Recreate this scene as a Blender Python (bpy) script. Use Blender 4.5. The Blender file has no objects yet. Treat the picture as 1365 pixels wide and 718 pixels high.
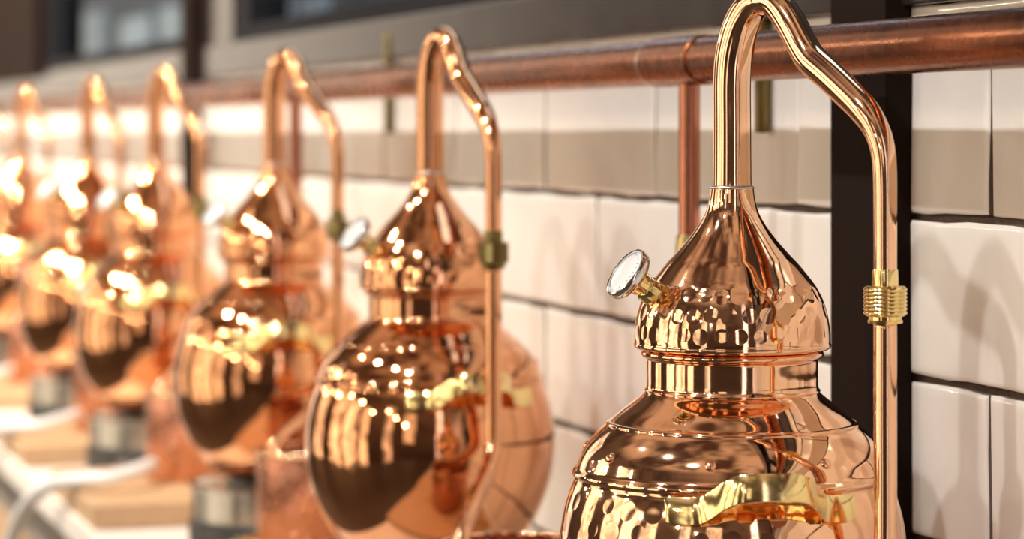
import bpy, bmesh, math, random
from mathutils import Vector, Matrix
R = random.Random(7)
sc = bpy.context.scene
C = sc.collection
PI = math.pi

# ------------------------------------------------------------------ camera
F, XV, YH, EYE = 3600.0, -460.0, 178.0, 1.45      # focal length in pixels, vanishing point of the wall, horizon row, eye height
AL = math.atan((682.5 - XV) / F); CA, SA = math.cos(AL), math.sin(AL)
cam = bpy.data.cameras.new('camera'); camo = bpy.data.objects.new('camera', cam); C.objects.link(camo)
camo.location = (0, 0, EYE)
camo.rotation_euler = Vector((-CA, SA, 0)).to_track_quat('-Z', 'Y').to_euler()
cam.sensor_width = 36; cam.lens = F / 1365 * 36
cam.shift_y = -(359 - YH) / 1365
cam.clip_start = 0.05
cam.dof.use_dof = True; cam.dof.focus_distance = 1.93; cam.dof.aperture_fstop = 4.9
sc.camera = camo

# ------------------------------------------------------------------ view, world, lights
vs = sc.view_settings
vs.view_transform = 'Standard'; vs.look = 'None'; vs.gamma = 1; vs.use_curve_mapping = False
vs.exposure = 0.0
sc.cycles.use_denoising = True
sc.cycles.max_bounces = 10; sc.cycles.glossy_bounces = 8; sc.cycles.diffuse_bounces = 4
sc.cycles.blur_glossy = 0.4; sc.cycles.sample_clamp_indirect = 8
WORLD_STRENGTH = 1.0
SPOT_WATTS = (104, 76, 60, 225, 300, 290, 290, 290, 290)

class NT:
    """small helper for building node trees out of arithmetic"""
    def __init__(s, tree): s.t = tree; s.n = tree.nodes; s.l = tree.links
    def put(s, sock, v):
        if isinstance(v, bpy.types.NodeSocket): s.l.new(v, sock)
        else: sock.default_value = v
    def m(s, op, a, b=None, c=None, clamp=False):
        n = s.n.new('ShaderNodeMath'); n.operation = op; n.use_clamp = clamp
        s.put(n.inputs[0], a)
        if b is not None: s.put(n.inputs[1], b)
        if c is not None: s.put(n.inputs[2], c)
        return n.outputs[0]
    def smooth(s, v, a, b):
        n = s.n.new('ShaderNodeMapRange'); n.interpolation_type = 'SMOOTHSTEP'
        s.put(n.inputs[0], v); n.inputs[1].default_value = a; n.inputs[2].default_value = b
        return n.outputs[0]
    def box(s, v, a, b, soft):
        return s.m('MULTIPLY', s.smooth(v, a - soft, a + soft), s.m('SUBTRACT', 1.0, s.smooth(v, b - soft, b + soft)))
    def mix(s, f, a, b):
        n = s.n.new('ShaderNodeMix'); n.data_type = 'RGBA'
        s.put(n.inputs[0], f); s.put(n.inputs[6], a); s.put(n.inputs[7], b)
        return n.outputs[2]
    def noise(s, vec, scale, detail=2.0, rough=0.5):
        n = s.n.new('ShaderNodeTexNoise'); s.l.new(vec, n.inputs['Vector'])
        n.inputs['Scale'].default_value = scale; n.inputs['Detail'].default_value = detail; n.inputs['Roughness'].default_value = rough
        return n.outputs['Fac']
    def xyz(s, vec):
        n = s.n.new('ShaderNodeSeparateXYZ'); s.l.new(vec, n.inputs[0]); return n.outputs

def build_world():
    """the rest of the bar as the copper sees it: a dark warm room with bright shop windows and lamps on the side away from the tiles"""
    w = bpy.data.worlds.new('room'); sc.world = w; w.use_nodes = True
    t = NT(w.node_tree); t.n.clear()
    tc = t.n.new('ShaderNodeTexCoord'); v = tc.outputs['Generated']
    x, y, z = t.xyz(v)
    az = t.m('ARCTAN2', y, x)                     # 0 = along the row toward the camera, -pi/2 = into the room
    el = t.m('ARCSINE', z)
    col = t.mix(t.smooth(el, -0.3, 0.4), (0.030, 0.018, 0.012, 1), (0.13, 0.085, 0.06, 1))
    n = t.noise(v, 3.5, 4, 0.6)
    col = t.mix(t.smooth(n, 0.42, 0.62), col, (0.06, 0.036, 0.026, 1))
    # windows and lit bays on the room's far side, a doorway behind the camera
    for a0, a1, e0, e1, c, st in [(-3.06, -2.86, -0.30, 0.36, (1.0, 0.84, 0.66), 1.9), (-2.56, -2.34, -0.30, 0.36, (1.0, 0.82, 0.60), 2.8),
                                  (-2.10, -1.86, -0.34, 0.42, (1.0, 0.83, 0.63), 3.0), (-1.80, -1.55, -0.34, 0.42, (1.0, 0.83, 0.63), 2.8), (-1.46, -1.32, -0.30, 0.42, (1.0, 0.82, 0.60), 2.6),
                                  (-1.02, -0.90, -0.25, 0.50, (1.0, 0.84, 0.68), 1.8), (-0.70, -0.52, 0.05, 0.40, (1.0, 0.80, 0.6), 1.5), (-0.16, -0.07, -0.40, 0.70, (0.98, 0.86, 0.92), 3.0),
                                  (0.10, 0.34, -0.1, 0.45, (1.0, 0.78, 0.60), 1.0),
                                  (2.72, 3.08, -0.1, 0.35, (1.0, 0.85, 0.66), 1.8)]:
        k = t.m('MULTIPLY', t.box(az, a0, a1, 0.012), t.box(el, e0, e1, 0.012))
        k = t.m('MULTIPLY', k, t.m('MULTIPLY_ADD', t.smooth(t.noise(v, 9, 3, 0.6), 0.36, 0.6), 0.65, 0.35))
        col = t.mix(k, col, (c[0] * st, c[1] * st, c[2] * st, 1))
    # broken-up warm ceiling over the row, dark floor below
    up = t.mix(t.smooth(t.noise(v, 3.0, 2, 0.5), 0.40, 0.62), (0.08, 0.042, 0.028, 1), (0.66, 0.45, 0.31, 1))
    col = t.mix(t.smooth(el, 0.55, 0.75), col, up)
    col = t.mix(t.smooth(el, -0.42, -0.6), col, (0.022, 0.013, 0.010, 1)) if False else col
    bg = t.n.new('ShaderNodeBackground'); t.put(bg.inputs[0], col); bg.inputs[1].default_value = WORLD_STRENGTH
    o = t.n.new('ShaderNodeOutputWorld'); t.l.new(bg.outputs[0], o.inputs[0])
build_world()

def spot(loc, target, watt, col, size=1.75, radius=0.035, blend=0.6):
    l = bpy.data.lights.new('ceiling spot', 'SPOT'); l.energy = watt; l.color = col
    l.spot_size = size; l.spot_blend = blend; l.shadow_soft_size = radius
    o = bpy.data.objects.new('ceiling_spot', l); C.objects.link(o); o.location = loc
    o.rotation_euler = (Vector(target) - Vector(loc)).to_track_quat('-Z', 'Y').to_euler()
# a track of spots above and in front of the row, all at one height and one distance from the tiles
for i in range(9):
    xx = -1.0 - 0.95 * i
    watt = SPOT_WATTS[i]
    spot((xx, -0.67, EYE + 1.72), (xx - 0.8, 0.85, EYE - 0.2), watt, (1.0, 0.98, 0.95) if i < 3 else (1.0, 0.89, 0.74))

# small warm pendant bulbs further into the room
for i in range(12):
    l = bpy.data.lights.new('pendant bulb', 'POINT'); l.energy = 9; l.color = (1.0, 0.84, 0.62); l.shadow_soft_size = 0.03
    o = bpy.data.objects.new('pendant_bulb', l); C.objects.link(o); o.location = (0.5 - 0.75 * i, -1.7 - 0.25 * (i % 2), EYE + 0.75 + 0.12 * (i % 3))
# daylight in the yard behind the windows
l = bpy.data.lights.new('yard daylight', 'AREA'); l.shape = 'RECTANGLE'; l.size = 12; l.size_y = 0.6; l.energy = 60; l.color = (0.80, 0.90, 1.0)
o = bpy.data.objects.new('yard_daylight', l); C.objects.link(o); o.location = (-8, 1.5, EYE + 1.7)

# ------------------------------------------------------------------ materials
def mat(name):
    m = bpy.data.materials.new(name); m.use_nodes = True
    t = NT(m.node_tree); b = t.n['Principled BSDF']
    return m, t, b
def plain(name, col, rough=0.5, metal=0.0, noise=0.0, scale=30, bump=0.0, coat=0.0, spec=None):
    m, t, b = mat(name)
    b.inputs['Metallic'].default_value = metal
    if coat: b.inputs['Coat Weight'].default_value = coat; b.inputs['Coat Roughness'].default_value = 0.08
    if spec is not None: b.inputs['Specular IOR Level'].default_value = spec
    v = t.n.new('ShaderNodeTexCoord').outputs['Object']
    n = t.noise(v, scale, 4, 0.6)
    d = tuple(c * (1 - noise) for c in col) + (1,); u = tuple(min(1, c * (1 + noise)) for c in col) + (1,)
    t.put(b.inputs['Base Color'], t.mix(n, d, u))
    t.put(b.inputs['Roughness'], t.m('MULTIPLY_ADD', n, rough * 0.5, rough * 0.75))
    if bump:
        bn = t.n.new('ShaderNodeBump'); bn.inputs['Distance'].default_value = bump; t.put(bn.inputs['Height'], n)
        t.l.new(bn.outputs[0], b.inputs['Normal'])
    return m
def copper(name, rough=0.07, col=(0.955, 0.585, 0.36), tarnish=(0.86, 0.43, 0.22), tscale=14, tamt=0.5, dimples=None, wave=0.0008):
    """polished copper; dimples = (count around, row height, radius, depth, z low, z high)"""
    m, t, b = mat(name)
    b.inputs['Metallic'].default_value = 1
    v = t.n.new('ShaderNodeTexCoord').outputs['Object']
    n = t.noise(v, tscale, 5, 0.65); n2 = t.noise(v, tscale * 6, 3, 0.6)
    t.put(b.inputs['Base Color'], t.mix(t.m('MULTIPLY', t.smooth(n, 0.45, 0.75), tamt), col + (1,), tarnish + (1,)))
    t.put(b.inputs['Roughness'], t.m('MULTIPLY_ADD', n2, rough * 0.8, rough * 0.6))
    h = t.m('MULTIPLY', t.noise(v, 16, 1, 0.4), wave)
    if dimples:
        N, hh, rd, dep, z0, z1 = dimples
        x, y, z = t.xyz(v)
        rr = t.m('SQRT', t.m('ADD', t.m('MULTIPLY', x, x), t.m('MULTIPLY', y, y)))
        vv = t.m('DIVIDE', z, hh); row = t.m('FLOOR', vv)
        odd = t.m('MULTIPLY', t.m('MODULO', t.m('ADD', row, 1000.0), 2.0), 0.5)
        uu = t.m('ADD', t.m('MULTIPLY', t.m('ARCTAN2', y, x), N / (2 * PI)), odd)
        cell = t.m('FLOOR', uu)
        cmb = t.n.new('ShaderNodeCombineXYZ'); t.put(cmb.inputs[0], cell); t.put(cmb.inputs[1], row)
        wn = t.n.new('ShaderNodeTexWhiteNoise'); wn.noise_dimensions = '2D'; t.l.new(cmb.outputs[0], wn.inputs['Vector'])
        rnd = wn.outputs['Value']; r3 = t.xyz(wn.outputs['Color'])
        fu = t.m('ADD', t.m('SUBTRACT', t.m('FRACT', uu), 0.5), t.m('MULTIPLY', t.m('SUBTRACT', r3[0], 0.5), 0.16))
        fv = t.m('ADD', t.m('SUBTRACT', t.m('FRACT', vv), 0.5), t.m('MULTIPLY', t.m('SUBTRACT', r3[1], 0.5), 0.16))
        du = t.m('MULTIPLY', fu, t.m('MULTIPLY', rr, 2 * PI / N)); dv = t.m('MULTIPLY', fv, hh)
        d = t.m('SQRT', t.m('ADD', t.m('MULTIPLY', du, du), t.m('MULTIPLY', dv, dv)))
        rad = t.m('MULTIPLY_ADD', rnd, rd * 0.25, rd * 0.8)
        q = t.m('DIVIDE', d, rad)
        prof = t.m('MAXIMUM', t.m('SUBTRACT', 1.0, t.m('MULTIPLY', q, q)), 0.0)
        amp = t.m('MULTIPLY', t.m('MULTIPLY_ADD', r3[2], 0.6 * dep, 0.6 * dep), t.box(z, z0, z1, hh * 0.4))
        h = t.m('SUBTRACT', h, t.m('MULTIPLY', prof, amp))
    bn = t.n.new('ShaderNodeBump'); bn.inputs['Distance'].default_value = 1.0; bn.inputs['Strength'].default_value = 1.0
    t.put(bn.inputs['Height'], h); t.l.new(bn.outputs[0], b.inputs['Normal'])
    return m

K = 0.000544                                   # metres per photograph pixel at the nearest still
YB = 985.0                                     # photograph row of the pot's base
def zl(y): return (YB - y) * K
M = dict(
    pot=copper('polished copper belly', 0.06, dimples=(34, 30 * K, 12.5 * K, 0.00028, zl(800), zl(662))),
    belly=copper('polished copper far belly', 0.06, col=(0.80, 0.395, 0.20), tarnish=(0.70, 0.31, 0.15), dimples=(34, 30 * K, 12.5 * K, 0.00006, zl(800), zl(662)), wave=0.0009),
    head=copper('hammered copper head', 0.06, dimples=(32, 26 * K, 11 * K, 0.0006, zl(470), zl(388)), wave=0.0008),
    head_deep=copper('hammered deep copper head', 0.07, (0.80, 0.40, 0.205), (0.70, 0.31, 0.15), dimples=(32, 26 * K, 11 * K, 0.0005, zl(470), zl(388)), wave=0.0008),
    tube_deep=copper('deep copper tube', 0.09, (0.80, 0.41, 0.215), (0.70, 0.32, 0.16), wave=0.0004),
    collar=copper('copper collar', 0.07, wave=0.0003),
    neck=copper('bent copper tube', 0.075, (0.96, 0.61, 0.39), wave=0.0006),
    tube=copper('drawn copper tube', 0.10, (0.95, 0.59, 0.37), wave=0.0002),
    bucket=copper('hammered copper bucket', 0.2, (0.62, 0.29, 0.185), dimples=(34, 0.0105, 0.0048, 0.0020, 0.004, 0.119)),
    rail=copper('tarnished copper pipe', 0.27, (0.36, 0.12, 0.05), (0.15, 0.055, 0.034), 9, 0.85, wave=0.00006),
    branch=copper('dull copper branch pipe', 0.2, (0.52, 0.21, 0.125), (0.30, 0.12, 0.08), 12, 0.7, wave=0.0003),
    brass=plain('polished brass', (0.93, 0.74, 0.34), 0.13, 1.0, 0.08, 40),
    dullbrass=plain('dull brass', (0.55, 0.42, 0.18), 0.3, 1.0, 0.15, 40),
    solder=plain('grey solder', (0.62, 0.56, 0.50), 0.3, 1.0, 0.2, 80),
    steel=plain('brushed steel', (0.50, 0.47, 0.42), 0.24, 1.0, 0.06, 30),
    chrome=plain('chromed steel', (0.80, 0.79, 0.78), 0.14, 1.0, 0.05, 30),
    oldbrass=plain('aged olive brass', (0.20, 0.15, 0.055), 0.35, 1.0, 0.2, 60),
    dial=plain('white dial', (0.85, 0.86, 0.86), 0.25, 0, 0.02, 60, coat=1.0),
    ink=plain('dial ink', (0.25, 0.26, 0.28), 0.5),
    black=plain('black enamel', (0.02, 0.019, 0.018), 0.35, 0, 0.2),
    post=plain('dark brown steel', (0.015, 0.009, 0.007), 0.7, 0, 0.25, 25, spec=0.03),
    frame=plain('charcoal paint', (0.018, 0.018, 0.021), 0.7, 0, 0.15, spec=0.02),
    sill=plain('brown grey satin paint', (0.020, 0.013, 0.013), 0.20, 0, 0.12, 12, spec=0.8),
    grout=plain('brown grout', (0.17, 0.125, 0.10), 0.9, 0, 0.3, 120, bump=0.002),
    worktop=plain('white worktop', (0.80, 0.76, 0.71), 0.35, 0, 0.04),
    wood=plain('pale wood', (0.50, 0.32, 0.18), 0.5, 0, 0.18, 18),
    cabinet=plain('grey cabinet paint', (0.27, 0.24, 0.215), 0.5, 0, 0.06),
    floor=plain('dark floor', (0.06, 0.048, 0.04), 0.5, 0, 0.2, 4),
    hose=plain('white hose', (0.82, 0.82, 0.82), 0.25, 0, 0.03, coat=0.5),
    slate=plain('slate render', (0.055, 0.065, 0.08), 0.7, 0, 0.3, 3),
    pale=plain('pale blue panel', (0.50, 0.58, 0.64), 0.6, 0, 0.1, 6),
    blue=plain('deep blue cloth', (0.05, 0.08, 0.25), 0.7, 0, 0.1),
)
def tile_mat():
    m, t, b = mat('white glazed tile')
    v = t.n.new('ShaderNodeTexCoord').outputs['Object']
    n = t.noise(v, 5, 3, 0.6); n2 = t.noise(v, 22, 2, 0.5)
    t.put(b.inputs['Base Color'], t.mix(n, (0.76, 0.72, 0.67, 1), (0.84, 0.81, 0.77, 1)))
    t.put(b.inputs['Roughness'], t.m('MULTIPLY_ADD', n2, 0.10, 0.10))
    h = t.m('MULTIPLY_ADD', n2, 0.0010, t.m('MULTIPLY', t.noise(v, 8, 1, 0.4), 0.002))
    bn = t.n.new('ShaderNodeBump'); bn.inputs['Distance'].default_value = 1.0; t.put(bn.inputs['Height'], h)
    t.l.new(bn.outputs[0], b.inputs['Normal'])
    return m
M['tile'] = tile_mat()
def glass_mat():
    m, t, b = mat('window glass')
    b.inputs['Base Color'].default_value = (0.9, 0.95, 1, 1); b.inputs['Roughness'].default_value = 0.0
    tr = t.n.new('ShaderNodeBsdfTransparent'); tr.inputs[0].default_value = (0.9, 0.94, 0.97, 1)
    gl = t.n.new('ShaderNodeBsdfGlossy'); gl.inputs[0].default_value = (0.16, 0.19, 0.22, 1); gl.inputs['Roughness'].default_value = 0.02
    fr = t.n.new('ShaderNodeFresnel'); fr.inputs[0].default_value = 1.12
    mx = t.n.new('ShaderNodeMixShader'); geo = t.n.new('ShaderNodeNewGeometry'); t.l.new(t.m('MULTIPLY', fr.outputs[0], t.m('SUBTRACT', 1.0, geo.outputs['Backfacing'])), mx.inputs[0]); t.l.new(tr.outputs[0], mx.inputs[1]); t.l.new(gl.outputs[0], mx.inputs[2])
    t.l.new(mx.outputs[0], t.n['Material Output'].inputs[0])
    return m
M['glass'] = glass_mat()

# ------------------------------------------------------------------ mesh helpers
def obj(name, bm, m, parent=None, smooth=True, sharp=None):
    me = bpy.data.meshes.new(name)
    bmesh.ops.recalc_face_normals(bm, faces=bm.faces)
    if sharp is not None:
        for e in bm.edges:
            if len(e.link_faces) == 2 and e.calc_face_angle(0) > sharp: e.smooth = False
    for f in bm.faces: f.smooth = smooth
    bm.to_mesh(me); bm.free()
    for mm in (m if isinstance(m, (list, tuple)) else [m]): me.materials.append(mm)
    o = bpy.data.objects.new(name, me); C.objects.link(o)
    if parent: o.parent = parent
    return o
def tag(o, label, cat, group=None, kind=None):
    o['label'] = label; o['category'] = cat
    if group: o['group'] = group
    if kind: o['kind'] = kind
    return o
def empty(name, loc, rz=0):
    o = bpy.data.objects.new(name, None); C.objects.link(o); o.location = loc; o.rotation_euler = (0, 0, rz); o.empty_display_size = 0.05
    return o
def struct(name, bm, m, **k):
    o = obj(name, bm, m, **k); o['kind'] = 'structure'; return o
def copy_tree(o, parent=None):
    c = o.copy(); C.objects.link(c)
    if parent: c.parent = parent
    for ch in list(o.children): copy_tree(ch, c)
    return c
def catmull(pts, n):
    P = [Vector(p) for p in pts]; out = []
    for i in range(len(P) - 1):
        p0, p1, p2, p3 = P[max(i - 1, 0)], P[i], P[i + 1], P[min(i + 2, len(P) - 1)]
        for j in range(n):
            u = j / n
            out.append(0.5 * ((2 * p1) + (p2 - p0) * u + (2 * p0 - 5 * p1 + 4 * p2 - p3) * u * u + (3 * p1 - p0 - 3 * p2 + p3) * u ** 3))
    out.append(P[-1]); return out
def lathe(bm, prof, seg=96, n=1, mi=0):
    if n > 1: prof = [(max(p[0], 0), p[1]) for p in catmull([(a, b, 0) for a, b in prof], n)]
    rings = []
    for r, z in prof:
        if r < 1e-6: rings.append([bm.verts.new((0, 0, z))])
        else: rings.append([bm.verts.new((r * math.cos(2 * PI * i / seg), r * math.sin(2 * PI * i / seg), z)) for i in range(seg)])
    for a, b in zip(rings, rings[1:]):
        for i in range(seg):
            j = (i + 1) % seg
            if len(a) == 1 and len(b) == 1: continue
            if len(a) == 1: f = bm.faces.new((a[0], b[i], b[j]))
            elif len(b) == 1: f = bm.faces.new((a[i], a[j], b[0]))
            else: f = bm.faces.new((a[i], a[j], b[j], b[i]))
            f.material_index = mi
    return bm
def tube(bm, pts, radii, seg=24, n=6, cap=True):
    """round tube along a smoothed path"""
    q = catmull([tuple(p) for p in pts], n)
    if not hasattr(radii, '__len__'): radii = [radii] * len(pts)
    rr = [v.x for v in catmull([(r, 0, 0) for r in radii], n)]
    T = [(q[min(i + 1, len(q) - 1)] - q[max(i - 1, 0)]).normalized() for i in range(len(q))]
    a = Vector((0, 0, 1)) if abs(T[0].z) < 0.9 else Vector((1, 0, 0))
    u = T[0].cross(a).normalized(); rings = []
    for i, p in enumerate(q):
        if i:
            u = (u - T[i] * u.dot(T[i])).normalized()
        w = T[i].cross(u)
        rings.append([bm.verts.new(p + (u * math.cos(2 * PI * k / seg) + w * math.sin(2 * PI * k / seg)) * rr[i]) for k in range(seg)])
    for A, B in zip(rings, rings[1:]):
        for k in range(seg): bm.faces.new((A[k], A[(k + 1) % seg], B[(k + 1) % seg], B[k]))
    if cap: bm.faces.new(rings[0]); bm.faces.new(rings[-1])
    return bm
def box(bm, x0, x1, y0, y1, z0, z1, bev=0.0, mi=0):
    r = bmesh.ops.create_cube(bm, size=1)
    bmesh.ops.scale(bm, vec=(x1 - x0, y1 - y0, z1 - z0), verts=r['verts'])
    bmesh.ops.translate(bm, vec=((x0 + x1) / 2, (y0 + y1) / 2, (z0 + z1) / 2), verts=r['verts'])
    fs = {f for v in r['verts'] for f in v.link_faces}
    for f in fs: f.material_index = mi
    if bev:
        es = list({e for v in r['verts'] for e in v.link_edges})
        rb = bmesh.ops.bevel(bm, geom=es, offset=bev, segments=2, affect='EDGES', profile=0.6)
        for f in rb['faces']: f.material_index = mi
    return bm
def nb(): return bmesh.new()
def at(x, y, Y):
    """photograph pixel -> point at distance Y toward the wall"""
    zc = F * Y / (CA * (x - XV))
    return Vector((-(zc - Y * SA) / CA, Y, EYE + (YH - y) * zc / F))
def wx(x, Y): return at(x, YH, Y).x

# ------------------------------------------------------------------ the setting
WALL = 0.93; FARX, NEARX = -9.6, 0.6
COUNTER = EYE - 0.530
struct('floor', box(nb(), FARX, 2.5, -3.5, 1.2, -0.05, 0), M['floor'], smooth=False)

def tiled_wall():
    bm = nb()
    box(bm, FARX, NEARX, WALL + 0.004, WALL + 0.09, 0.0, EYE + 0.0985, mi=1)
    H = 0.1242; W = 0.3445; z1 = -0.0636 - 6 * H
    j0 = wx(1323, WALL)                       # one upright joint of the row behind the pipe
    rows = [(-0.0636 + i * H, i) for i in range(-4, 2)]
    for zb, i in rows:
        off = j0 + (0.5 * W if i % 2 else 0.0)
        x = off - W * math.ceil((off - FARX) / W) + W
        while x < NEARX - W:
            zt = zb + H
            top = min(zt, 0.0985)
            g = 0.0030; gv = 0.0017
            tl = (R.uniform(-0.0010, 0.0010), R.uniform(-0.0010, 0.0010), R.uniform(-0.0004, 0.0006))
            patch(bm, x + gv + R.uniform(0, .0006), x + W - gv, EYE + zb + g + R.uniform(-.0005, .0007), EYE + top - (g if top == zt else 0), tl)
            x += W
    return struct('wall_back', bm, [M['tile'], M['grout']], sharp=None)
def patch(bm, x0, x1, z0, z1, tl):
    """one handmade tile: wavy edges, pillowed rim, slight tilt"""
    US = [0, .003, .007, .012, .03, .1, .2, .3, .4, .5]; US += [1 - a for a in reversed(US[:-1])]
    VS = [0, .009, .02, .034, .08, .2, .35, .5]; VS += [1 - a for a in reversed(VS[:-1])]
    nx, nz = len(US) - 1, len(VS) - 1
    ph = [R.uniform(0, 6.28) for _ in range(8)]
    grid = []
    for i in range(nx + 1):
        col = []
        for j in range(nz + 1):
            uu, vv = US[i], VS[j]
            x = x0 + (x1 - x0) * uu; z = z0 + (z1 - z0) * vv
            z += (0.0009 * math.sin(38 * x + ph[0]) + 0.0006 * math.sin(95 * x + ph[1])) * abs(2 * vv - 1)
            x += (0.0004 * math.sin(60 * z + ph[2])) * abs(2 * uu - 1)
            d = min((x - x0), (x1 - x), (z - z0) * 1.0, (z1 - z)); d = max(d, 0)
            rim = 0.0018 * max(0, 1 - d / 0.0035) ** 2
            y = WALL - 0.003 + rim + tl[0] * (2 * uu - 1) + tl[1] * (2 * vv - 1) + tl[2]
            col.append(bm.verts.new((x, y, z)))
        grid.append(col)
    for i in range(nx):
        for j in range(nz):
            bm.faces.new((grid[i][j], grid[i + 1][j], grid[i + 1][j + 1], grid[i][j + 1]))
    # skirt back into the grout
    ring = [grid[i][0] for i in range(nx + 1)] + [grid[nx][j] for j in range(1, nz + 1)] + [grid[i][nz] for i in range(nx - 1, -1, -1)] + [grid[0][j] for j in range(nz - 1, 0, -1)]
    back = [bm.verts.new((v.co.x, WALL + 0.006, v.co.z)) for v in ring]
    for k in range(len(ring)):
        bm.faces.new((ring[k], back[k], back[(k + 1) % len(ring)], ring[(k + 1) % len(ring)])).material_index = 1
tiled_wall()

# painted rail between tiles and windows
struct('trim_1', box(nb(), FARX, NEARX, WALL - 0.012, WALL + 0.09, EYE + 0.0985, EYE + 0.152, bev=0.002), M['sill'], smooth=False)
# wall panels beside the windows
GY = WALL + 0.03
ZW0, ZW1 = EYE + 0.152, EYE + 1.05
xa = wx(270, WALL); xb = wx(315, WALL)
struct('wall_panel', box(nb(), wx(246, WALL), xb, WALL - 0.006, WALL + 0.09, ZW0, ZW1, bev=0.002), M['sill'], smooth=False)
struct('wall_upper', box(nb(), FARX, NEARX, WALL, WALL + 0.09, ZW1, ZW1 + 0.5), M['sill'], smooth=False)
struct('wall_far', box(nb(), FARX, wx(62, WALL), WALL - 0.03, WALL + 0.09, EYE + 0.14, ZW1, bev=0.004), M['post'], smooth=False)
def window(n, x0, x1, bars=()):
    bm = nb(); y0, y1 = WALL - 0.002, WALL + 0.06
    fw = 0.026
    box(bm, x0, x1, y0, y1, ZW0, ZW0 + 0.027, bev=0.002); box(bm, x0, x1, y0, y1, ZW1 - fw, ZW1, bev=0.002)
    for xx, w in [(x0, 0.11 if n == 2 else 0.03), (x1 - 0.03, 0.03)] + [(b, 0.03) for b in bars]:
        box(bm, xx, xx + w, y0 + 0.001, y1 - 0.001, ZW0 + 0.02, ZW1 - 0.02, bev=0.002)
    f = struct('window_%d' % n, bm, M['frame'], smooth=False)
    obj('glass_pane', box(nb(), x0 + 0.02, x1 - 0.02, GY, GY + 0.005, ZW0 + 0.02, ZW1 - 0.02), M['glass'], f, smooth=False)
window(1, wx(62, WALL), wx(246, WALL))
window(2, xb, NEARX, bars=(-2.6, -1.2))
# what lies beyond the windows
struct('wall_outside', box(nb(), FARX - 14, 1.5, 2.05, 2.15, 0, 4.5), M['slate'], smooth=False)
struct('floor_outside', box(nb(), FARX - 14, 1.5, 1.2, 2.05, -0.05, 0), M['floor'], smooth=False)

for k, (p0, p1, yt, lab) in enumerate([(104, 130, 20, 'pale blue upright panel seen through the far window, nearest its dark frame'), (158, 190, 28, 'pale blue upright panel in the middle of the far window'),
                                  (212, 243, 12, 'pale blue upright panel seen through the far window beside the steel post'), (358, 376, 2, 'narrow pale panel seen through the window above the third still'), (398, 424, -6, 'wide pale panel seen through the window above the second still')]):
    tag(obj('outdoor_panel', box(nb(), wx(p0, 1.9), wx(p1, 1.9), 1.9, 1.94, 0, at(p0, yt, 1.9).z, bev=0.01), M['pale'], smooth=False), lab, 'panel', 'pale panels in the yard behind the windows')
# upright flat bars in front of the tiles
def bar(px0, px1, label):
    o = obj('wall_post', box(nb(), wx(px0, WALL - 0.014), wx(px1, WALL - 0.014), WALL - 0.026, WALL - 0.0035, COUNTER, ZW1, bev=0.001), M['post'], smooth=False)
    tag(o, label, 'post', 'flat steel posts on the tiled wall')
bar(1125, 1199, 'dark brown flat steel post on the tiles behind the sharpest still')
bar(250, 263, 'dark brown flat steel post on the tiles beside the far window')

# ------------------------------------------------------------------ worktop and cupboards
FRONT = 0.55
tag(obj('worktop', box(nb(), FARX, NEARX, FRONT, WALL - 0.004, COUNTER - 0.036, COUNTER, bev=0.003), M['worktop'], smooth=False),
    'long white worktop running under the whole row of stills', 'worktop')
cab = tag(empty('base_cabinet', (-4.5, 0.75, 0)), 'grey and oak cupboard run carrying the white worktop', 'cabinet')
def sub(o, p): o.parent = p; o.matrix_parent_inverse = Matrix.Translation(-Vector(p.location)); return o
sub(obj('carcass', box(nb(), FARX, NEARX, FRONT + 0.07, WALL - 0.004, 0.08, COUNTER - 0.0365), M['cabinet'], smooth=False), cab)
sub(obj('rail', box(nb(), FARX, NEARX, FRONT + 0.05, FRONT + 0.069, COUNTER - 0.15, COUNTER - 0.0365, bev=0.002), M['cabinet'], smooth=False), cab)
sub(obj('plinth', box(nb(), FARX, NEARX, FRONT + 0.11, WALL - 0.004, 0.0, 0.0795), M['black'], smooth=False), cab)
for i in range(11):
    x = FARX + 0.05 + i * 0.9
    sub(obj('door', box(nb(), x, x + 0.89, FRONT + 0.05, FRONT + 0.069, 0.09, COUNTER - 0.155, bev=0.002), M['wood'], smooth=False), cab)

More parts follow.
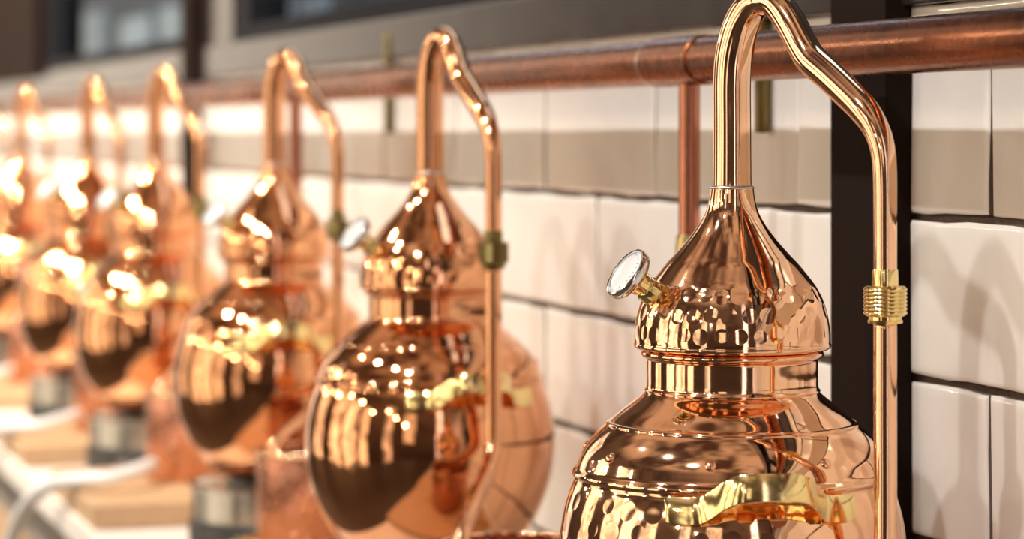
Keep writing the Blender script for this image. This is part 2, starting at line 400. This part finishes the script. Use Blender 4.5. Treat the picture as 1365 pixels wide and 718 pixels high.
# ------------------------------------------------------------------ the copper rail along the wall
PY, PZ, PR = 0.845, EYE + 0.0624, 0.0200
pipe = tag(empty('copper_pipe', (-3, PY, PZ)), 'thick tarnished copper pipe running along the tiled wall above the stills', 'pipe')
def xtube(x0, x1, r, seg=40, grow=0):
    bm = nb(); lathe(bm, [(0, x0), (r - 0.001, x0), (r, x0 + 0.001), (r, x1 - 0.001), (r - 0.001, x1), (0, x1)], seg)
    bmesh.ops.rotate(bm, verts=bm.verts, cent=(0, 0, 0), matrix=Matrix.Rotation(PI / 2, 3, 'Y'))
    return bm
run = obj('pipe_run', xtube(FARX + 3, NEARX + 2.9, PR), M['rail'], pipe, sharp=0.6)
def drop(px, ybot, ringpx):
    """tee on the rail with a thinner branch pipe falling from it"""
    x = wx(px, PY) + 3
    x0 = wx(ringpx, PY - PR) + 3
    tee = obj('tee_fitting', xtube(x0, x + (x - x0) * 0.55, PR + 0.0016), M['rail'], pipe, sharp=0.6)
    ring = xtube(x0 - 0.006, x0 - 0.0002, PR + 0.0009); obj('solder_ring', ring, M['solder'], tee, sharp=0.6)
    zb = at(px, ybot, PY).z - PZ
    bm = nb(); lathe(bm, [(0, zb), (0.0094, zb), (0.0094, -PR * 0.9), (0, -PR * 0.9)], 32)
    bmesh.ops.translate(bm, verts=bm.verts, vec=(x, 0, 0)); br = obj('branch_pipe', bm, M['branch'], pipe, sharp=0.6)
    bm = nb(); lathe(bm, [(0, zb - 0.03), (0.0125, zb - 0.03), (0.0125, zb - 0.004), (0.0115, zb), (0.0115, zb + 0.006), (0.0098, zb + 0.008), (0, zb + 0.008)], 6 * 4)
    bmesh.ops.translate(bm, verts=bm.verts, vec=(x, 0, 0)); obj('brass_cap', bm, M['dullbrass'], br, sharp=0.5)
drop(919, 325, 850)
drop(394, 265, 372)
# hanging clips of the rail
for px in (988, 499):
    x = wx(px, WALL - 0.03) + 3
    bm = nb(); box(bm, x - 0.007, x + 0.005, WALL - 0.016 - PY, WALL - 0.004 - PY, -0.062, 0.07, bev=0.004)
    obj('wall_clip', bm, M['oldbrass'], pipe)

# ------------------------------------------------------------------ one still
L = 0.150
def still_prototype():
    root = empty('copper_still', (0, 0, 0))
    bp = [(0, 985), (80, 983), (122, 973), (155, 953), (180, 926), (199, 896), (212, 866), (222, 835), (228, 805), (231, 780), (232, 757), (231, 735), (228, 712), (223.5, 690),
          (218.5, 673), (213, 658), (210, 651), (209.6, 647.6), (210.4, 646.4), (212.4, 645.4), (213.4, 642.5), (212.8, 639.5), (210.5, 637), (207.5, 633.5), (204, 625), (199.5, 614.5), (193, 604), (184.5, 593.5),
          (175, 584), (168.4, 578.3), (168.2, 576.6), (167, 574.4), (164.5, 573), (162, 572.3), (148, 560), (134, 549), (122, 539.5), (116, 533.5), (113.5, 529), (108, 527)]
    body = obj('body', lathe(nb(), [(r * K, zl(y)) for r, y in bp], 160, 4), M['pot'], root)
    for i in range(8):
        a = math.radians(-8 + 45 * i)
        bm = nb(); lathe(bm, [(0, 0.0021), (0.0022, 0.0018), (0.0038, 0.0008), (0.0042, -0.001), (0, -0.001)], 20, 1)
        rv = obj('rivet', bm, M['collar'], body) if i == 0 else obj_share('rivet', rv0, body)
        if i == 0: rv0 = rv
        p = Vector((math.cos(a), math.sin(a), 0)); nrm = (p * 0.80 + Vector((0, 0, 0.60))).normalized()
        rv.location = p * 197.2 * K + Vector((0, 0, zl(610)))
        rv.rotation_euler = nrm.to_track_quat('Z', 'Y').to_euler()
    cp = [(104, 477), (112, 477.5), (118, 478.6), (121.2, 481), (121.6, 484), (120, 487), (116.5, 489), (114.4, 490.5), (114, 494), (114, 510), (114, 524), (115, 528.5), (117.5, 532), (113, 534)]
    obj('collar', lathe(nb(), [(r * K, zl(y)) for r, y in cp], 128, 3), M['collar'], root)
    hp = [(108, 477.5), (120, 477.5), (127.5, 476.4), (130.8, 474), (131.4, 471), (130.4, 468.6), (130.6, 464), (130.2, 454), (129, 444), (126, 428), (120, 410), (115.5, 401), (110, 391.5), (98, 376), (86.5, 362), (75, 350), (57.5, 330), (45, 313),
          (36, 297), (31.8, 283), (29.6, 270), (28.6, 263), (26, 261.5)]
    obj('head', lathe(nb(), [(r * K, zl(y)) for r, y in hp], 160, 4), M['head'], root)
    # swan neck in the local x-z plane, +x = the way it points
    path = [(973, 266, 26.5), (973, 250, 26), (973, 180, 25.5), (973, 118, 25.5), (977, 80, 25.5), (987, 46, 24.5), (1002, 23, 22.5), (1020, 14, 20), (1041, 22, 20), (1061, 47, 20.5), (1079, 78, 20.5), (1092, 96, 20.8),
            (1115, 115, 20.5), (1140, 137, 20), (1163, 159, 19), (1180, 182, 17), (1190, 208, 15.6), (1193.5, 240, 15), (1194, 300, 14.6), (1194, 372, 14.5)]
    bm = nb(); tube(bm, [((x - 973) / 221 * L, 0, zl(y)) for x, y, r in path], [r * K for x, y, r in path], 36, 6)
    nk = obj('swan_neck', bm, M['neck'], root)
    bm = nb(); lathe(bm, [(27 * K, zl(266)), (29.2 * K, zl(264.5)), (29.4 * K, zl(262)), (27.6 * K, zl(260)), (25 * K, zl(260))], 48)
    obj('solder_seam', bm, M['solder'], nk)
    pr = [(14, 361), (15.5, 361), (16, 363), (16.4, 381), (24, 382)]
    for i in range(7): y = 384 + i * 4.9; pr += [(26.2, y), (27.4, y + 1.3), (27.4, y + 2.7), (25.8, y + 4)]
    pr += [(24, 419), (20.5, 420), (20.5, 424), (22, 425), (21.5, 428), (14, 428.5)]
    bm = nb(); lathe(bm, [(r * K, zl(y)) for r, y in pr], 48)
    bmesh.ops.translate(bm, verts=bm.verts, vec=(L, 0, 0))
    obj('union_nut', bm, M['brass'], root, sharp=0.9)
    # dial thermometer: built along +z, then leaned out of the head
    g = nb()
    lathe(g, [(0, 49 * K), (20 * K, 49 * K), (29 * K, 50.5 * K), (32 * K, 53 * K), (33 * K, 56 * K), (33 * K, 62 * K), (32 * K, 64.5 * K), (30.4 * K, 65.2 * K), (29.6 * K, 64 * K), (29.4 * K, 61.5 * K), (0, 61.5 * K)], 64)
    ga = obj('thermometer', g, M['chrome'], root, sharp=0.7)
    bm = nb(); lathe(bm, [(29.3 * K, 61.6 * K), (29.2 * K, 63.4 * K), (22 * K, 65.4 * K), (12 * K, 66.6 * K), (0, 67 * K)], 48); obj('dial', bm, M['dial'], ga)
    bm = nb()
    for i in range(21):
        a = math.radians(-150 + 15 * i) + PI / 2
        r = bmesh.ops.create_cube(bm, size=1); bmesh.ops.scale(bm, verts=r['verts'], vec=(4.2 * K if i % 5 == 0 else 2.6 * K, 0.8 * K, 0.4 * K))
        bmesh.ops.translate(bm, verts=r['verts'], vec=(24 * K, 0, 65.0 * K)); bmesh.ops.rotate(bm, verts=r['verts'], cent=(0, 0, 0), matrix=Matrix.Rotation(a, 3, 'Z'))
    obj('scale_marks', bm, M['ink'], ga, smooth=False)
    bm = nb(); lathe(bm, [(0, -8 * K), (11 * K, -8 * K), (11 * K, 2 * K), (15.4 * K, 3 * K), (16 * K, 5 * K), (16 * K, 29 * K), (15 * K, 31 * K), (12.4 * K, 33 * K), (12.4 * K, 36 * K), (15 * K, 37 * K), (16.5 * K, 49.5 * K), (0, 49.5 * K)], 24)
    for vtx in bm.verts:
        r = math.hypot(vtx.co.x, vtx.co.y)
        if r > 14.3 * K and vtx.co.z < 32 * K:
            a = math.atan2(vtx.co.y, vtx.co.x); s = 1 - 0.07 * (0.5 + 0.5 * math.cos(12 * a)); vtx.co.x *= s; vtx.co.y *= s
    obj('stem', bm, M['brass'], ga, sharp=0.6)
    # brass strap handles, local +x side and -x side
    bm = nb(); handle_mesh(bm)
    h0 = obj('handle', bm, M['brass'], root, sharp=0.7)
    h1 = obj_share('handle', h0, root); h1['k'] = 1
    return root, ga, h0
def obj_share(name, src, parent):
    o = bpy.data.objects.new(name, src.data); C.objects.link(o); o.parent = parent; return o
def handle_mesh(bm):
    half = [(0, 46, 37), (22, 45.5, 36.5), (40, 42, 34), (56, 31, 25), (68, 16, 12), (78, 6, 3.5), (88, 2.6, 0.4), (100, 2.4, 0), (118, 2.4, 0), (122, 2.4, 0)]
    pts = [(-l, o, u) for l, o, u in reversed(half[1:])] + half
    q = catmull(pts, 5); w2, th = 17.5, 3.0
    path = []
    for v in q:
        l = v.x; rb = math.sqrt(max(1, 221 ** 2 - l * l))
        path.append(Vector(((rb + v.y) * K, l * K, zl(665) + v.z * K)))
    W = Vector((-0.28, 0, 0.96)).normalized()
    rings = []
    for i, p in enumerate(path):
        T = (path[min(i + 1, len(path) - 1)] - path[max(i - 1, 0)]).normalized()
        N = W.cross(T).normalized()
        e = min(abs(q[i].x + 122), abs(q[i].x - 122)); ww = w2 * (1 if e > 7 else 0.72 + 0.28 * math.sqrt(1 - (1 - e / 7) ** 2))
        rings.append([bm.verts.new(p + W * a * ww * K + N * b * th * K) for a, b in ((-1, -.3), (-1, .3), (-.93, .5), (.93, .5), (1, .3), (1, -.3), (.93, -.5), (-.93, -.5))])
    for A, B in zip(rings, rings[1:]):
        for k in range(8): bm.faces.new((A[k], A[(k + 1) % 8], B[(k + 1) % 8], B[k]))
    bm.faces.new(rings[0]); bm.faces.new(rings[-1])

def camaz(deg, px):
    """bearing given to the right of 'straight at the camera', for a thing at photograph column px -> world angle"""
    b = AL + math.atan((px - 682.5) / F)
    r, c = math.sin(math.radians(deg)), math.cos(math.radians(deg))
    return math.atan2(-c * math.sin(b) + r * math.cos(b), c * math.cos(b) + r * math.sin(b))

# column of the axis, bearing of the swan neck, bearing of the handle, bearing of the dial, column of the condenser
ST = [(976, 44, 11, -62, 1218), (573, 24, 22, -62, 690), (365, 31, 7, -60, 424), (207, 27, 10, -60, 262), (117, 22, 14, -62, 155), (28, 22, 10, -60, 58), (-29, 25, 12, -60, 0)]
SY = 0.745
NAMES = ['copper pot still with hammered onion head standing sharp before the dark post',
         'copper pot still second from the dark post, its drop pipe crossing its belly',
         'blurred copper still third along the row, counted from the sharp still',
         'blurred copper still fourth along the row, in front of the far steel post',
         'blurred copper still fifth along the row, counted from the sharp still',
         'blurred copper still sixth along the row, next to last before the frame edge',
         'last blurred copper still of the row, cut by the frame edge']
CON = ['hammered copper condenser bucket under the drop pipe of the sharp still',
       'hammered copper condenser bucket between the sharp still and the second still',
       'hammered copper condenser bucket between second and third stills',
       'hammered copper condenser bucket between third and fourth stills, on a pale board',
       'hammered copper condenser bucket between fourth and fifth stills, on a pale board',
       'hammered copper condenser bucket between fifth and sixth stills',
       'hammered copper condenser bucket beside the last still of the row']
BRN = ['round steel and black burner under the sharp still', 'round steel and black burner under the second still from the dark post',
       'round steel and black burner under the third still of the row', 'round steel and black burner under the fourth still of the row',
       'round steel and black burner under the fifth still of the row', 'round steel and black burner under the sixth still of the row',
       'round steel and black burner under the last still of the row']
BRD = [s.replace('hammered copper condenser bucket', 'pale wooden board under the bucket').replace(', on a pale board', '') for s in CON]

proto, ga0, h0 = still_prototype()
BURN = (1165 - YB) * K                          # height of a burner
def burner_prototype():
    root = empty('burner', (0, 0, 0))
    b = nb(); lathe(b, [(0, 0), (0.104, 0), (0.107, 0.003), (0.107, 0.044), (0.105, 0.047), (0.0, 0.047)], 72)
    obj('base', b, M['black'], root, sharp=0.6)
    s = nb(); lathe(s, [(0.0, 0.0475), (0.102, 0.0475), (0.1035, 0.049), (0.1035, 0.086), (0.1055, 0.088), (0.1055, 0.091), (0.103, 0.0925), (0.096, 0.0925), (0.09, BURN - 0.012), (0, BURN - 0.012)], 72)
    obj('drum', s, M['steel'], root, sharp=0.6)
    p = nb(); lathe(p, [(0, BURN - 0.0118), (0.06, BURN - 0.0118), (0.062, BURN - 0.009), (0.058, BURN - 0.0005), (0, BURN - 0.0005)], 48)
    obj('hot_plate', p, M['black'], root, sharp=0.6)
    k = nb(); lathe(k, [(0, -0.002), (0.011, -0.002), (0.011, 0.009), (0.009, 0.012), (0, 0.012)], 24)
    kk = obj('knob', k, M['steel'], root, sharp=0.6)
    d = Vector((math.cos(camaz(-25, 300)), math.sin(camaz(-25, 300)), 0)); kk.location = d * 0.1075 + Vector((0, 0, 0.024)); kk.rotation_euler = d.to_track_quat('Z', 'Y').to_euler()
    return root
bproto = burner_prototype()
BT = 0.034                                      # thickness of a board
CR, CH = 0.066, 0.126
def condenser_prototype():
    root = empty('condenser', (0, 0, 0))
    w = nb(); lathe(w, [(0, 0), (CR - 0.003, 0), (CR, 0.003), (CR, CH - 0.004), (CR - 0.0015, CH - 0.004), (CR - 0.0015, 0.003), (0, 0.003)], 96, 1)
    obj('bucket', w, M['bucket'], root, sharp=0.8)
    r = nb(); lathe(r, [(CR - 0.003, CH - 0.004), (CR - 0.003, CH - 0.0005), (CR - 0.001, CH + 0.0012), (CR + 0.0018, CH + 0.0005), (CR + 0.0028, CH - 0.002), (CR + 0.0015, CH - 0.005), (CR - 0.001, CH - 0.006)], 96, 2)
    obj('rim', r, M['collar'], root)
    c = nb(); n = 60
    tube(c, [((CR - 0.016) * math.cos(2 * PI * 3 * i / n), (CR - 0.016) * math.sin(2 * PI * 3 * i / n), 0.02 + 0.075 * i / n) for i in range(n + 1)], 0.0055, 12, 1)
    obj('coil', c, M['tube'], root)
    s = nb(); tube(s, [(CR - 0.004, 0, 0.02), (CR + 0.012, 0, 0.02), (CR + 0.026, 0, 0.014)], 0.006, 16, 4)
    sp = obj('spout', s, M['brass'], root, sharp=0.8); sp.rotation_euler.z = camaz(-80, 300)
    return root
cproto = condenser_prototype()
def hose_mesh(x0):
    """white hose: from the bucket's foot over the worktop edge"""
    z = EYE
    pts = [(x0 + 0.05, 0.672, z - 0.468), (x0 + 0.10, 0.640, z - 0.470), (x0 + 0.125, 0.600, z - 0.476), (x0 + 0.10, 0.565, z - 0.480), (x0 + 0.02, 0.535, z - 0.495), (x0 - 0.07, 0.510, z - 0.535), (x0 - 0.15, 0.497, z - 0.605), (x0 - 0.185, 0.494, z - 0.72), (x0 - 0.19, 0.494, z - 0.95)]
    return pts
stills = []
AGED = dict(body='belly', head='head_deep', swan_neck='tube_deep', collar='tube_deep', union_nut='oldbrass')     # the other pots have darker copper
for i, (px, nh, hh, dh, cx) in enumerate(ST):
    x = wx(px, SY)
    first = i == 0
    if first: s = proto
    else: s = copy_tree(proto)
    s.location = (x, SY, COUNTER + BURN)
    stills.append(s)
    tag(s, NAMES[i], 'still', 'copper pot stills along the tiled wall')
    psi = camaz(nh, px)
    for ch in list(s.children):
        base = ch.name.split('.')[0]
        if base in ('swan_neck', 'union_nut', 'head'): ch.rotation_euler = (0, 0, psi)
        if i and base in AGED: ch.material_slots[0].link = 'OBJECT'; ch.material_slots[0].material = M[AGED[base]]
        if base == 'handle': ch.rotation_euler = (0, 0, camaz(hh, px) + PI * ch.get('k', 0))
        elif base == 'body': ch.rotation_euler = (0, 0, camaz(0, px))
        elif base == 'thermometer':
            a = camaz(dh, px); e = math.radians(35)
            d = Vector((math.cos(a) * math.cos(e), math.sin(a) * math.cos(e), math.sin(e)))
            ch.scale = (1.1, 1.1, 1.1)
            ch.location = Vector((math.cos(a), math.sin(a), 0)) * 101 * K + Vector((0, 0, zl(412)))
            ch.rotation_euler = d.to_track_quat('Z', 'Y').to_euler()
    # condenser and its board
    cxw, cy = wx(cx, SY), 0.738
    con = cproto if first else copy_tree(cproto)
    con.location = (cxw, cy, COUNTER + BT)
    tag(con, CON[i], 'condenser', 'condenser buckets between the stills')
    back = max(CR + 0.005, min(0.16, cxw - x - 0.113))
    front = 0.25 if first else min(0.25, wx(ST[i - 1][0], SY) - cxw - 0.113)
    b = obj('wooden_board', box(nb(), -back, front, -0.18, 0.14, 0, BT - 0.0003, bev=0.004), M['wood'], smooth=False)
    b.location = (cxw, cy, COUNTER)
    tag(b, BRD[i], 'board', 'boards under the condensers')
    bn = bproto if first else copy_tree(bproto)
    bn.location = (x, SY, COUNTER)
    tag(bn, BRN[i], 'burner', 'burners under the stills')
    if i in (3, 4, 5, 6):
        o = obj('water_hose', tube(nb(), hose_mesh(cxw), 0.0105, 20, 6), M['hose'])
        tag(o, ['white hose curving over the worktop edge in front of the fourth still', 'white hose curving over the worktop edge in front of the fifth still',
                'white hose curving over the worktop edge in front of the sixth still', 'white hose curving over the worktop edge in front of the last still'][i - 3], 'hose', 'white hoses over the worktop edge')

for i, (px, nh, hh, dh, cx) in enumerate(ST):
    x, s, psi, cxw, cy = wx(px, SY), stills[i], camaz(nh, px), wx(cx, SY), 0.738
    # the pipe from the union nut down into the condenser (its own shape for every still)
    tipx, tipy = math.cos(psi) * L, math.sin(psi) * L
    a = camaz(-75, cx); ex, ey = cxw + math.cos(a) * 0.046 - x, cy + math.sin(a) * 0.046 - SY
    ztop, zbend = zl(424), (EYE - 0.318) - (COUNTER + BURN)
    zrim = (COUNTER + BT + CH) - (COUNTER + BURN)
    P0 = Vector((tipx, tipy, 0)); P1 = Vector((ex, ey, 0)); dlt = P1 - P0
    pts = [P0 + Vector((0, 0, ztop)), P0 + Vector((0, 0, ztop - 0.06)), P0 + Vector((0, 0, zbend + 0.04)), P0 + dlt * 0.03 + Vector((0, 0, zbend + 0.014)),
           P0 + dlt * 0.18 + Vector((0, 0, zbend - 0.002)), P0 + dlt * 0.55 + Vector((0, 0, (zbend + zrim + 0.014) / 2)), P0 + dlt * 0.9 + Vector((0, 0, zrim + 0.014)), P1 + Vector((0, 0, zrim + 0.002)), P1 + Vector((0, 0, zrim - 0.03))]
    obj('drop_pipe', tube(nb(), pts, 14.6 * K, 28, 6), M['tube_deep' if i else 'tube'], s)
